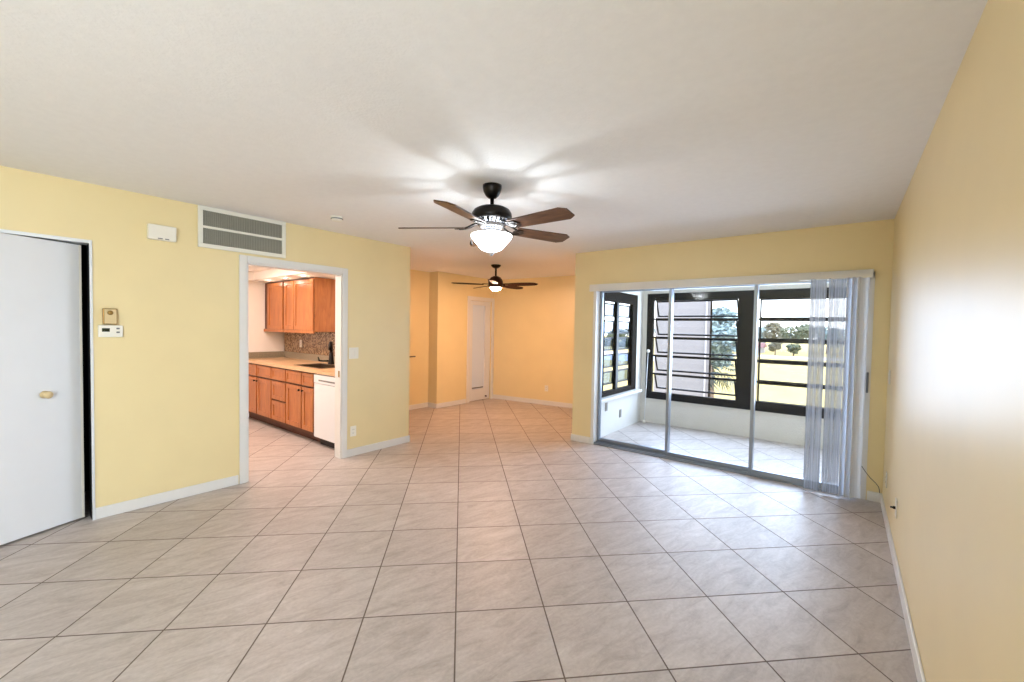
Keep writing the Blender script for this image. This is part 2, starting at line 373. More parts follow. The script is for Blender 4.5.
# ------------------------------------------------------------------ closet door (door_1)
ft = 0.012
f = MB()
f.box((LX+0.0005, 0.519, 0), (LX+ft, 0.534, 2.035)); f.box((LX+0.0005, -0.71, 0), (LX+ft, -0.68, 2.035)); f.box((LX-T, -0.68, 2.012), (LX+ft, 0.519, 2.035))
door1 = struct('door_1', f, ALUW, 'white folding closet door standing slightly open at the left edge')
lf = MB(); ang = math.atan2(0.175, -0.40)
a = Vector((-4.362, 0.487)); b = Vector((-4.125, -0.085)); d = (b-a).normalized(); n = Vector((-d.y, d.x))
if n.x > 0: n = -n
lf.prism([a, b, b+n*0.03, a+n*0.03], 0.012, 2.003)
obj('jamb_shade_strip', MB().box((LX-T-0.001, 0.519, 0), (LX+0.0004, 0.5275, 2.03)), BLACKF, door1)  # black strip stands for the shadowed gap beside the leaf
leaf = obj('leaf', lf, WHITED, door1, bevel=0.004)
lf = MB(); b2 = Vector((-4.375, -0.66)); d2 = (b2-b).normalized(); n2 = Vector((-d2.y, d2.x))
if n2.x > 0: n2 = -n2
b_ = b + Vector((0, -0.006)) ; lf.prism([b_, b2, b2+n2*0.03, b_+n2*0.03], 0.012, 2.003)
obj('leaf', lf, WHITED, door1, bevel=0.004)
edge = MB(); edge.prism([a - n*0.002, a + d*0.014 - n*0.002, a + d*0.014, a], 0.014, 2.001); obj('edge_strip', edge, PLASTIC, leaf)
kp = a + (b-a)*((0.485-0.292)/0.57)
kn = MB(); rotk = Vector((0, 0, 1)).rotation_difference(Vector((-n.x, -n.y, 0))).to_matrix().to_4x4()
kn.lathe([(0, 0), (0.026, 0), (0.026, 0.004), (0.010, 0.007), (0.009, 0.025), (0.022, 0.032), (0.025, 0.042), (0.020, 0.050), (0, 0.053)], (kp.x, kp.y, 0.948), 24, rotk)
obj('knob', kn, BEIGE, leaf)

# ------------------------------------------------------------------ kitchen doorway trim
c = MB(); ct = 0.016
def casing(c, xf, y0, y1, z1, wd, tt, s=1):
    c.box((xf, y0-wd, 0), (xf+s*tt, y0, z1+wd)); c.box((xf, y1, 0), (xf+s*tt, y1+wd, z1+wd)); c.box((xf, y0, z1), (xf+s*tt, y1, z1+wd))
casing(c, LX, 1.535, 2.465, 2.012, 0.06, ct)
c.box((LX-T-0.002, 1.535, 0), (LX+0.004, 1.552, 2.012)); c.box((LX-T-0.002, 2.452, 0), (LX+0.004, 2.465, 2.012)); c.box((LX-T-0.002, 1.535, 1.996), (LX+0.004, 2.465, 2.012))
tr1 = struct('trim_1', c, WHITE, 'white casing around the kitchen doorway', bevel=0.003)
obj('strike_plate', MB().box((LX-0.045, 2.4495, 0.89), (LX-0.018, 2.4525, 0.96)), BRASS, tr1)

# ------------------------------------------------------------------ dining door (door_3) and hall door with lever (door_4)
c = MB(); casing(c, DBX, 5.925, 6.555, 1.985, 0.075, 0.016)
door3 = struct('door_3', c, WHITE, 'tall white panel door in the orange dining wall', bevel=0.003)
lf = MB(); X = DBX-0.025
lf.box((X-0.03, 5.928, 0.01), (X, 6.03, 1.983)); lf.box((X-0.03, 6.40, 0.01), (X, 6.553, 1.983)); lf.box((X-0.03, 6.03, 1.90), (X, 6.40, 1.983)); lf.box((X-0.03, 6.03, 0.01), (X, 6.40, 0.235))
leaf3 = obj('leaf', lf, WHITED, door3, bevel=0.003)
obj('inset_panel', MB().box((X-0.045, 6.03, 0.235), (X-0.028, 6.40, 1.90)), mat('cool_white_panel', '#d3e0f2', 0.4), leaf3)
obj('vent_slot', MB().box((X-0.028, 6.05, 0.246), (X-0.018, 6.38, 0.268)), GREY, leaf3)  # grey strip painted as the shadow at the panel's lower edge
ds = MB(); ds.lathe([(0, 0), (0.016, 0), (0.016, 0.03), (0, 0.034)], (X, 6.43, 0.07), 16, Matrix.Rotation(PI/2, 4, 'Y'))
obj('door_stop', ds, BLACKM, leaf3)
dr = MB(); dr.prism([(DAX+0.006, 3.62), (DAX+0.05, 3.62), (DAX+0.13, 4.48), (DAX+0.086, 4.484)], 0.01, 2.02)
door4 = struct('door_4', dr, WALL, 'flush door hidden behind the wall corner with a dark lever')
lv = MB(); lv.tube([(-5.80, 4.44, 0.945), (-5.755, 4.445, 0.945), (-5.752, 4.48, 0.945), (-5.762, 4.66, 0.945)], 0.011, 10)
lv.lathe([(0, 0), (0.028, 0), (0.026, 0.008), (0, 0.010)], (-5.804, 4.44, 0.945), 20, Matrix.Rotation(PI/2, 4, 'Y'))
obj('door_lever', lv, BLACKM, door4)

# ------------------------------------------------------------------ sliding glass door (door_2)
GY = 4.93
fr = MB()
fr.box((-2.508, BY-0.004, 0), (-2.470, BY+0.15, 2.0)); fr.box((0.150, BY-0.004, 0), (0.188, BY+0.15, 2.0)); fr.box((-2.508, BY-0.004, 1.965), (0.188, BY+0.15, 2.0))
door2 = struct('door_2', fr, WHITE, 'three panel sliding glass door to the porch')
tk = MB(); tk.box((-2.47, GY-0.075, 0), (0.15, GY+0.055, 0.012))
for yy in (GY-0.055, GY-0.005, GY+0.04): tk.box((-2.47, yy-0.006, 0.012), (0.15, yy+0.006, 0.028))
obj('track', tk, ALU, door2)
def panel(xa, xb, yy):
    p = MB(); t = 0.019; sw = 0.032
    p.box((xa, yy-t, 0.014), (xa+sw, yy+t, 1.965)); p.box((xb-sw, yy-t, 0.014), (xb, yy+t, 1.965))
    p.box((xa+sw, yy-t, 0.014), (xb-sw, yy+t, 0.07)); p.box((xa+sw, yy-t, 1.93), (xb-sw, yy+t, 1.965))
    o = obj('panel', p, ALU, door2, bevel=0.003)
    obj('pane', MB().box((xa+sw, yy-0.002, 0.07), (xb-sw, yy+0.002, 1.93)), GLASS, o)
    return o
panel(-2.468, -1.560, GY+0.036); panel(-1.592, -0.700, GY-0.008); p3 = panel(-0.732, 0.148, GY-0.052)
hd = MB(); hd.box((0.158, BY-0.020, 0.945), (0.174, BY-0.0045, 1.125))
obj('latch_handle', hd, GREY, door2, bevel=0.004)

# ------------------------------------------------------------------ porch windows
def win_frame(ax, fixed, s0, s1, z0, z1, th, depth, cuts, m, name, label, left_w=None, right_w=None, bot=None, top=None):
    """ax 'y': window in plane y=fixed spanning x; ax 'x': plane x=fixed spanning y"""
    def bx(mb, a0, a1, d0, d1, za, zb):
        if ax == 'y': mb.box((a0, fixed+d0, za), (a1, fixed+d1, zb))
        else: mb.box((fixed+d0, a0, za), (fixed+d1, a1, zb))
    mb = MB(); lw = left_w or th; rw = right_w or th; bo = bot or th; to = top or th
    d0, d1 = (0.0, depth) if ax == 'y' else (-depth, 0.0)
    bx(mb, s0, s0+lw, d0, d1, z0, z1); bx(mb, s1-rw, s1, d0, d1, z0, z1)
    bx(mb, s0+lw, s1-rw, d0, d1, z0, z0+bo); bx(mb, s0+lw, s1-rw, d0, d1, z1-to, z1)
    for zc in cuts: bx(mb, s0+lw, s1-rw, d0+0.01, d1-0.01, zc-0.013, zc+0.013)
    return struct(name, mb, m, label)

def awning(parent, ax, fixed, a0, a1, ztop, ln, deg, m, pane_m, sgn=1):
    """one sash hinged at ztop and swung out by deg"""
    t = math.radians(deg); rw = 0.021; th = 0.016
    def P(a, l, o):                      # a along the wall, l down the sash, o out of the sash plane
        out = l*math.sin(t) + o*math.cos(t); z = ztop - l*math.cos(t) + o*math.sin(t)
        return (a, fixed + out, z) if ax == 'y' else (fixed - out, a, z)
    def slab(mb, aa, ab, la, lb, o0, o1):
        v = [mb.bm.verts.new(P(x, l, o)) for o in (o0, o1) for x, l in ((aa, la), (ab, la), (ab, lb), (aa, lb))]
        for q in ((0,1,2,3), (7,6,5,4), (0,4,5,1), (1,5,6,2), (2,6,7,3), (3,7,4,0)): mb.bm.faces.new([v[i] for i in q])
    mb = MB()
    slab(mb, a0, a0+rw, 0, ln, 0, th); slab(mb, a1-rw, a1, 0, ln, 0, th)
    slab(mb, a0+rw, a1-rw, 0, rw, 0, th); slab(mb, a0+rw, a1-rw, ln-rw, ln, 0, th)
    o = obj('sash', mb, m, parent)
    pm = MB(); slab(pm, a0+rw, a1-rw, rw, ln-rw, th*0.4, th*0.6); obj('pane', pm, pane_m, o)

wz0, wz1, wstep = 0.495, 1.925, 0.286
cuts = [wz1 - wstep*i for i in range(1, 5)]
win1 = win_frame('y', PY-0.02, -2.478, -1.06, 0.385, 2.035, 0.1, 0.06, cuts, BLACKF, 'window_1', 'black framed porch window with five tilted open panes', 0.100, 0.125, 0.11, 0.11)
for i in range(5): awning(win1, 'y', PY+0.035, -2.365, -1.20, wz1-0.006-wstep*i, 0.275, 27, BLACKF, WGLASS)
win2 = win_frame('y', PY-0.02, -1.06, 0.76, 0.385, 2.035, 0.1, 0.06, cuts, BLACKF, 'window_2', 'black framed porch window with closed panes behind the blinds', 0.125, 0.10, 0.13, 0.12)
for i in range(5): awning(win2, 'y', PY+0.012, -0.925, 0.65, wz1-0.008-wstep*i, 0.272, 0.5, BLACKF, WGLASS)
win3 = win_frame('x', PX-0.004, 5.13, 6.40, 0.52, 2.0, 0.1, 0.06, [], BRONZE, 'window_3', 'narrow bronze porch window with louvred panes at the left end', 0.14, 0.17, 0.09, 0.15)
obj('mullion', MB().box((PX-0.06, 5.672, 0.6), (PX-0.008, 5.742, 1.86)), BLACKF, win3)
for i in range(5):
    for a0, a1 in ((5.272, 5.670), (5.744, 6.228)): awning(win3, 'x', PX-0.045, a0, a1, 1.83-0.238*i, 0.190, 1.5, BLACKF, TGLASS)
struct('trim_2', MB().box((PX-0.12, 5.0, 0.50), (PX+0.085, 6.45, 0.54)), WHITE, 'white ledge under the narrow porch window', bevel=0.006)
win4 = win_frame('x', RX+0.13, -2.42, -0.68, 0.68, 2.22, 0.06, 0.08, [1.45], WHITE, 'window_added', 'white framed window added behind the camera to carry fill light')  # unseen window added to house the fill lamp
obj('pane', MB().box((RX+0.085, -2.36, 0.74), (RX+0.09, -0.74, 2.16)), WGLASS, win4)

# ------------------------------------------------------------------ ceiling fan in the living room
def fan_blade(r0, r1, w0, w1, ch, thick):
    pts = [(r0, -w0/2), (r1-ch, -w1/2), (r1, -w1/2+ch*0.62), (r1, w1/2-ch*0.62), (r1-ch, w1/2), (r0, w0/2)]
    return MB().prism(pts, -thick/2, thick/2)
FX, FY = -1.950, 2.230
fan = thing('ceiling_fan', 'large black ceiling fan with five brown blades and glowing white bowl', 'ceiling fan', (FX, FY, 1.95))
fz = lambda z: z - 1.95
obj('canopy', MB().lathe([(0, fz(2.44)), (0.066, fz(2.44)), (0.066, fz(2.425)), (0.060, fz(2.395)), (0.045, fz(2.368)), (0.026, fz(2.352)), (0, fz(2.35))]), BLACKM, fan)
obj('downrod', MB().lathe([(0, fz(2.37)), (0.013, fz(2.37)), (0.013, fz(2.30)), (0.026, fz(2.297)), (0.026, fz(2.275)), (0, fz(2.275))], n=20), BLACKM, fan)
obj('motor_housing', MB().lathe([(0, fz(2.293)), (0.05, fz(2.293)), (0.095, fz(2.285)), (0.125, fz(2.268)), (0.138, fz(2.245)), (0.141, fz(2.215)), (0.132, fz(2.200)), (0.118, fz(2.196)), (0, fz(2.196))], n=48), BLACKM, fan)
obj('lower_housing', MB().lathe([(0, fz(2.197)), (0.116, fz(2.197)), (0.110, fz(2.182)), (0.088, fz(2.155)), (0.066, fz(2.147)), (0, fz(2.147))], n=48), BLACKM, fan)
vr = MB()
for k in range(26):
    A = 2*PI*k/26; M4 = Matrix.Rotation(A, 4, 'Z')
    v = [(0.128, 0.0085, fz(2.197)), (0.128, -0.0085, fz(2.197)), (0.074, -0.005, fz(2.146)), (0.074, 0.005, fz(2.146))]
    v2 = [(x-0.02, y, z) for x, y, z in v]
    P = [vr.bm.verts.new(M4 @ Vector(q)) for q in v + v2]
    for q in ((0,1,2,3), (7,6,5,4), (0,4,5,1), (1,5,6,2), (2,6,7,3), (3,7,4,0)): vr.bm.faces.new([P[i] for i in q])
obj('lit_vent_fins', vr, NICKEL, fan)['label'] = 'radial fins coloured bright for lamp light on dark bronze'  # bright colour imitates lamp light striking dark bronze fins
obj('light_fitter', MB().lathe([(0, fz(2.148)), (0.050, fz(2.148)), (0.058, fz(2.142)), (0.056, fz(2.122)), (0.050, fz(2.108)), (0.047, fz(2.098)), (0, fz(2.098))], n=32), NICKEL, fan)
BZ = 2.150
for k in range(5):
    A = math.radians(-147 + 72*k)
    M = Matrix.Rotation(A, 4, 'Z') @ Matrix.Translation((0, 0, fz(BZ))) @ Matrix.Rotation(math.radians(-13), 4, 'X')
    bl = fan_blade(0.185, 0.650, 0.115, 0.145, 0.045, 0.009)
    bo = obj('blade', bl, WALNUT, fan, bevel=0.0015); bo.matrix_local = M
    ar = MB()
    for sg in (-1, 1): ar.tube([(0.085, sg*0.012, 0.032), (0.12, sg*0.030, 0.022), (0.155, sg*0.036, 0.006), (0.19, sg*0.030, -0.006), (0.225, sg*0.010, -0.008)], 0.0075, 8)
    ar.prism([(0.185, -0.045), (0.235, -0.042), (0.262, 0), (0.235, 0.042), (0.185, 0.045), (0.172, 0)], -0.011, -0.004)
    ao = obj('blade_arm', ar, BLACKM, fan, bevel=0.001); ao.matrix_local = M
BOWL = lamp_glass('bowl_glass', (0.95, 0.98, 1.0), 7.0, 0.62)
prof = [(0.130, 2.101), (0.140, 2.099), (0.142, 2.091), (0.138, 2.080), (0.128, 2.066), (0.112, 2.048), (0.096, 2.030), (0.083, 2.013), (0.067, 1.999), (0.045, 1.990), (0.02, 1.986), (0, 1.985)]
obj('light_bowl', MB().lathe([(r, fz(z)) for r, z in prof], n=48), BOWL, fan)
obj('finial', MB().lathe([(0, fz(1.988)), (0.018, fz(1.986)), (0.021, fz(1.975)), (0.012, fz(1.966)), (0.008, fz(1.955)), (0, fz(1.951))], n=20), NICKEL, fan)
pcx, pcy = -0.105, -0.055
pc = MB().tube([(pcx*0.48, pcy*0.48, fz(2.130)), (pcx*1.2, pcy*1.2, fz(2.112)), (pcx*1.22, pcy*1.22, fz(2.065))], 0.0018, 6)
pco = obj('pull_chain', pc, NICKEL, fan)
obj('pull_fob', MB().lathe([(0, fz(2.068)), (0.005, fz(2.066)), (0.011, fz(2.042)), (0.010, fz(2.035)), (0, fz(2.033))], (pcx*1.22, pcy*1.22, 0), 14), BLACKM, pco)
light('fan_bulb', 'POINT', (FX, FY, 2.040), 8.5, (0.84, 0.93, 1.0), radius=0.02)

# ------------------------------------------------------------------ ceiling fan in the dining area
GX, GY2 = -4.324, 5.062
fan2 = thing('ceiling_fan', 'small bronze ceiling fan over the dining area with round light', 'ceiling fan', (GX, GY2, 2.03))
gz = lambda z: z - 2.03
obj('canopy', MB().lathe([(0, gz(2.44)), (0.078, gz(2.44)), (0.078, gz(2.425)), (0.05, gz(2.398)), (0.018, gz(2.385)), (0, gz(2.385))], n=28), BLACKM, fan2)
obj('downrod', MB().lathe([(0, gz(2.39)), (0.014, gz(2.39)), (0.014, gz(2.26)), (0, gz(2.26))], n=16), BLACKM, fan2)
obj('motor_housing', MB().lathe([(0, gz(2.268)), (0.03, gz(2.266)), (0.075, gz(2.248)), (0.103, gz(2.212)), (0.116, gz(2.172)), (0.114, gz(2.135)), (0.108, gz(2.084)), (0.104, gz(2.084)), (0.102, gz(2.106)), (0, gz(2.106))], n=40), mat('bronze_ball', '#3a2012', 0.35, 0.5, vary=0.15), fan2)
for k in range(5):
    A = math.radians(-126.5 + 72*k)
    M = Matrix.Rotation(A, 4, 'Z') @ Matrix.Translation((0, 0, gz(2.130))) @ Matrix.Rotation(math.radians(-12), 4, 'X')
    n_ = 14; up = []; dn = []
    for i in range(n_+1):
        q = i/n_; r = 0.20 + 0.49*q; wd = 0.040 + 0.032*math.sin(PI*min(1, q*0.95))**0.8
        if q > 0.85: wd *= math.sqrt(max(0.02, 1-((q-0.85)/0.15)**2))
        up.append((r, wd)); dn.append((r, -wd))
    b_o = obj('blade', MB().prism(up + dn[::-1], -0.004, 0.004), DWOOD, fan2); b_o.matrix_local = M
    a_o = obj('blade_arm', MB().prism([(0.100, -0.018), (0.2, -0.03), (0.215, 0), (0.2, 0.03), (0.100, 0.018)], 0.005, 0.012), DWOOD, fan2); a_o.matrix_local = M
BOWL2 = lamp_glass('dome_glass', (1.0, 0.58, 0.37), 275.0, 0.3)
obj('light_dome', MB().lathe([(0.086, gz(2.1055)), (0.088, gz(2.098)), (0.083, gz(2.078)), (0.069, gz(2.060)), (0.048, gz(2.047)), (0.02, gz(2.040)), (0, gz(2.039))], n=40), BOWL2, fan2)

# ------------------------------------------------------------------ things on the left wall
vt = thing('air_vent', 'long white return air vent under the ceiling above kitchen doorway', 'air vent', (LX, 1.52, 2.0925))
y0, y1, z0, z1 = -0.352, 0.352, 0.0, 0.346
f = MB(); b_ = 0.034
f.box((0.001, y0, z0), (0.02, y1, z0+b_)); f.box((0.001, y0, z1-b_), (0.02, y1, z1)); f.box((0.001, y0, z0+b_), (0.02, y0+b_, z1-b_)); f.box((0.001, y1-b_, z0+b_), (0.02, y1, z1-b_))
obj('frame', f, VENT, vt, bevel=0.003)
obj('divider', MB().box((0.001, y0+b_, 0.164), (0.019, y1-b_, 0.184)), VENT, vt, bevel=0.002)
obj('backing', MB().box((0.0005, y0+b_, z0+b_), (0.003, y1-b_, z1-b_)), VDARK, vt)
lv = MB(); nl = 46
for i in range(nl):
    yy = y0+b_+(i+0.5)*(y1-y0-2*b_)/nl
    lv.box((0.003, yy-0.0025, z0+b_), (0.015, yy+0.0025, 0.164), Matrix.Rotation(math.radians(35), 3, 'Z'))
    lv.box((0.003, yy-0.0025, 0.184), (0.015, yy+0.0025, z1-b_), Matrix.Rotation(math.radians(35), 3, 'Z'))
obj('louvres', lv, LOUV, vt)

ch = thing('door_chime', 'white box of a door chime high on the wall left of vent', 'door chime', (LX, 0.927, 2.10))
obj('cover', MB().box((0.001, -0.088, 0), (0.05, 0.088, 0.115)), PLASTIC, ch, bevel=0.006)
obj('slots', MB().box((0.049, -0.03, 0.006), (0.0508, 0.0, 0.014)).box((0.049, 0.015, 0.006), (0.0508, 0.04, 0.014)), GREY, ch)
th_ = thing('thermostat', 'white digital thermostat with small dark screen beside the closet door', 'thermostat', (LX, 0.626, 1.339))
obj('body', MB().box((0.001, -0.067, 0), (0.026, 0.067, 0.088)), PLASTIC, th_, bevel=0.006)
obj('screen', MB().box((0.0255, -0.048, 0.040), (0.0272, -0.006, 0.066)), SCREEN, th_)
for zz in (0.030, 0.058): obj('button', MB().box((0.0255, 0.030, zz), (0.0285, 0.048, zz+0.012)), GREY, th_, bevel=0.001)
bx_ = thing('brass_control_box', 'small brass wall control box mounted just above the white thermostat', 'control box', (LX, 0.622, 1.4325))
obj('body', MB().box((0.001, -0.039, 0), (0.036, 0.039, 0.118)), BRASS, bx_, bevel=0.005)
obj('face_plate', MB().box((0.0355, -0.031, 0.006), (0.0378, 0.034, 0.112)), BEIGE, bx_, bevel=0.001)
obj('dial', MB().lathe([(0, 0), (0.017, 0), (0.015, 0.005), (0, 0.006)], (0.0378, 0.0, 0.086), 24, Matrix.Rotation(PI/2, 4, 'Y')), BRASS, bx_)
sd = thing('smoke_detector', 'round white smoke detector on the ceiling in front of vent', 'smoke detector', (-3.667, 2.057, 2.40))
obj('base', MB().lathe([(0, 0.04), (0.055, 0.04), (0.055, 0.028), (0, 0.028)]), PLASTIC, sd)
obj('cover', MB().lathe([(0.050, 0.028), (0.048, 0.012), (0.036, 0.002), (0, 0.0)]), PLASTIC, sd)
obj('grille', MB().lathe([(0.0505, 0.026), (0.0525, 0.024), (0.0525, 0.018), (0.049, 0.016)]), GREY, sd)

def plate(name, label, cat, loc, rz, kind, wd=0.072, hg=0.115, gang=1, group=None, pm=None):
    PLASTIC = pm or globals()['PLASTIC']
    """wall plate: local x out of the wall, y along it"""
    t = thing(name, label, cat, loc, group, rz)
    obj('cover_plate', MB().box((0.001, -wd/2, -hg/2), (0.007, wd/2, hg/2)), PLASTIC, t, bevel=0.002)
    for g in range(gang):
        yc = (g - (gang-1)/2)*0.046
        if kind == 'switch': obj('rocker', MB().box((0.006, yc-0.016, -0.033), (0.011, yc+0.016, 0.033)), PLASTIC, t, bevel=0.002)
        elif kind == 'outlet':
            for zz in (-0.020, 0.020):
                so = obj('socket', MB().box((0.006, yc-0.016, zz-0.014), (0.0085, yc+0.016, zz+0.014)), PLASTIC, t, bevel=0.003)
                obj('slots', MB().box((0.0083, yc-0.008, zz-0.006), (0.0089, yc-0.005, zz+0.006)).box((0.0083, yc+0.005, zz-0.006), (0.0089, yc+0.008, zz+0.006)), GREY, so)
        else:
            obj('jack', MB().lathe([(0, 0), (0.010, 0), (0.010, 0.012), (0.006, 0.014), (0.006, 0.026), (0, 0.027)], (0.006, 0, 0.0), 14, Matrix.Rotation(PI/2, 4, 'Y')), BLACKM, t)
    return t
plate('light_switch', 'double white light switch on yellow wall right of kitchen doorway', 'light switch', (LX, 2.605, 1.15), 0, 'switch', 0.116, 0.125, 2)
plate('wall_outlet', 'white outlet low on yellow wall right of kitchen doorway', 'outlet', (LX, 2.605, 0.278), 0, 'outlet')
plate('wall_outlet', 'white outlet low on the orange far dining wall', 'outlet', (-4.45, 6.752, 0.32), -PI/2+0.12, 'outlet')
plate('wall_outlet', 'small grey outlet on the porch half wall under narrow window', 'outlet', (PX, 5.83, 0.24), 0, 'outlet', pm=PORCHP)
plate('wall_outlet', 'small grey plate near top of the porch half wall beside slider', 'outlet', (PX, 5.36, 0.40), 0, 'switch', pm=PORCHP)
plate('light_switch', 'white light switch on right wall near the sliding door', 'light switch', (RX, 4.57, 1.115), PI, 'switch')
plate('wall_outlet', 'white outlet low on right wall near the back corner', 'outlet', (RX, 4.45, 0.31), PI, 'outlet')
plate('cable_jack', 'white cable wall plate with black connector low on right wall', 'cable jack', (RX, 3.65, 0.345), PI, 'jack', 0.072, 0.115)
cd = MB().tube([(0.150, BY-0.03, 0.30), (0.175, BY-0.012, 0.255), (0.21, BY-0.008, 0.205), (0.25, BY-0.008, 0.165), (0.27, BY-0.02, 0.14), (0.275, BY-0.02, 0.115), (0.278, BY-0.016, 0.087)], 0.0032, 6)
tag(obj('thin_cable', cd, GREY), 'thin loose cable on the wall right of the vertical blinds', 'cable')

# ------------------------------------------------------------------ vertical blinds
vb = thing('vertical_blind', 'ribbed clear vertical blind drawn to the right of sliding door', 'vertical blind', (-1.19, 4.74, 0.0))
ox, oy = -1.19, 4.74
obj('valance', MB().box((-2.553-ox, BY-0.035-oy, 1.935), (0.178-ox, BY-0.020-oy, 2.022)).box((-2.553-ox, BY-0.0205-oy, 2.005), (0.178-ox, BY-oy-0.0005, 2.022)), WHITE, vb, bevel=0.003)
obj('headrail', MB().box((-0.35-ox, 4.745-oy, 1.945), (0.17-ox, 4.785-oy, 1.985)), WHITE, vb)
def vane(cx, cy, wd, deg, m, z0=0.022, z1=1.95, bow=0.006):
    v = MB(); n_ = 8; a = math.radians(deg); ca, sa = math.cos(a), math.sin(a); lo = []; hi = []
    for th2 in (-0.0006, 0.0006):
        for i in range(n_+1):
            q = i/n_*2-1; px = q*wd/2; py = bow*(1-q*q) + th2
            lo.append(v.bm.verts.new((px, py, z0))); hi.append(v.bm.verts.new((px, py, z1)))
    k = n_+1
    for i in range(n_):
        v.bm.faces.new((lo[i], lo[i+1], hi[i+1], hi[i])).smooth = True
        v.bm.faces.new((lo[k+i+1], lo[k+i], hi[k+i], hi[k+i+1])).smooth = True
    v.bm.faces.new((lo[0], hi[0], hi[k], lo[k])); v.bm.faces.new((lo[n_], lo[k+n_], hi[k+n_], hi[n_]))
    return obj('vane', v, m, vb, loc=(cx-ox, cy-oy, 0), rot=(0, 0, a))
vane(-0.203, 4.742, 0.120, 6, VANE); vane(-0.067, 4.748, 0.122, 6, VANE)
for i, (xx, dg) in enumerate(((0.010, 72), (0.028, 52), (0.050, 68), (0.072, 40), (0.096, 58), (0.110, 28))):
    vane(xx, 4.755 - 0.002*i, 0.088, dg, VANE2, 0.022)

# ------------------------------------------------------------------ porch pole
pl = thing('window_crank_pole', 'thin white pole with ball ends leaning in the porch corner', 'pole', (-2.44, 6.50, 0.0))
obj('rod', MB().tube([(0, 0, 0.03), (0.012, 0.06, 1.12)], 0.006, 8), ALUW, pl)
for p in ((0, 0, 0.028), (0.0125, 0.062, 1.135)): obj('ball_end', MB().ball(p, 0.027), PLASTIC, pl)

# ------------------------------------------------------------------ kitchen
KY, KF, KX = 3.18, 2.555, -7.285
KD = 0.045
def shaker(mb_frame, mb_panel, xa, xb, za, zb, yf, rail=0.055, t=0.020):
    mb_frame.box((xa, yf-t, za), (xa+rail, yf, zb)); mb_frame.box((xb-rail, yf-t, za), (xb, yf, zb))
    mb_frame.box((xa+rail, yf-t, za), (xb-rail, yf, za+rail)); mb_frame.box((xa+rail, yf-t, zb-rail), (xb-rail, yf, zb))
    mb_panel.box((xa+rail, yf-t*0.45, za+rail), (xb-rail, yf, zb-rail))
def front(parent, name, xa, xb, za, zb, ox, knob=None, rail=0.055):
    a, b = MB(), MB(); shaker(a, b, xa-ox, xb-ox, za, zb, 0.0, rail)
    o = obj(name, a, CAB, parent, bevel=0.003); obj('inset_panel', b, CAB, o)
    if knob: obj('knob', MB().lathe([(0, 0), (0.007, 0), (0.007, 0.012), (0.014, 0.017), (0.013, 0.024), (0, 0.027)], (knob[0]-ox, -0.02, knob[1]), 14, Matrix.Rotation(PI/2, 4, 'X')), BLACKM, o)
def base_cab(label, xa, xb, fronts):
    t = thing('base_cabinet', label, 'cabinet', ((xa+xb)/2 + KD, KF, 0), 'kitchen base cabinets'); ox = (xa+xb)/2
    d_ = KY-KF-0.002; cbm = MB()
    cbm.box((xa-ox, 0.001, 0.10), (xa-ox+0.018, d_, 0.872)); cbm.box((xb-ox-0.018, 0.001, 0.10), (xb-ox, d_, 0.872)); cbm.box((xa-ox+0.018, 0.001, 0.10), (xb-ox-0.018, d_, 0.118))
    cbm.box((xa-ox+0.018, d_-0.01, 0.118), (xb-ox-0.018, d_, 0.872)); cbm.box((xa-ox+0.018, 0.001, 0.118), (xb-ox-0.018, 0.019, 0.872))
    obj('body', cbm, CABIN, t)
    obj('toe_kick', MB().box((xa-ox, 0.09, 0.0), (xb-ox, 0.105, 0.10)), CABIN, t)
    for fr_ in fronts: front(t, fr_[0], *fr_[1:5], ox, *(fr_[5:]))
K = lambda x, z: (x, z)
base_cab('maple sink cabinet with two doors next to the dishwasher', -5.828, -5.075, [
    ('false_drawer', -5.815, -5.405, 0.70, 0.855, None, 0.035), ('false_drawer', -5.378, -5.105, 0.70, 0.855, None, 0.035),
    ('door', -5.815, -5.405, 0.145, 0.675, K(-5.435, 0.63)), ('door', -5.378, -5.105, 0.145, 0.675, K(-5.345, 0.63))])
base_cab('maple drawer cabinet with three stacked drawers in the middle', -6.268, -5.832, [
    ('drawer', -6.255, -5.845, 0.70, 0.855, None, 0.035), ('drawer', -6.255, -5.845, 0.43, 0.675, None), ('drawer', -6.255, -5.845, 0.145, 0.405, None)])
base_cab('maple base cabinet farthest left under the counter', -7.328, -6.272, [
    ('drawer', -6.745, -6.285, 0.70, 0.855, None, 0.035), ('drawer', -7.25, -6.775, 0.70, 0.855, None, 0.035),
    ('door', -6.745, -6.285, 0.145, 0.675, K(-6.715, 0.63)), ('door', -7.25, -6.775, 0.145, 0.675, K(-6.805, 0.63))])
def wall_cab(label, xa, xb, doors):
    t = thing('wall_cabinet', label, 'cabinet', ((xa+xb)/2 + KD, 2.875, 1.36), 'kitchen wall cabinets'); ox = (xa+xb)/2
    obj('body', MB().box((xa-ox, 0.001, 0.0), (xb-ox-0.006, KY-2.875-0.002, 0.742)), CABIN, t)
    obj('side_panel', MB().box((xb-ox-0.006, 0.001, 0.0), (xb-ox, KY-2.875-0.002, 0.742)), CAB, t)
    for d_ in doors: front(t, 'door', d_[0], d_[1], 0.022, 0.725, ox, None, 0.058)
    obj('light_rail', MB().box((xa-ox, -0.018, -0.022), (xb-ox, -0.002, 0.018)), CAB, t)
wall_cab('maple wall cabinet with single door at the left wall', -7.326, -6.648, [(-7.19, -6.665)])
wall_cab('maple double door wall cabinet over the sink', -6.63, -5.735, [(-6.615, -6.315), (-6.305, -5.75)])

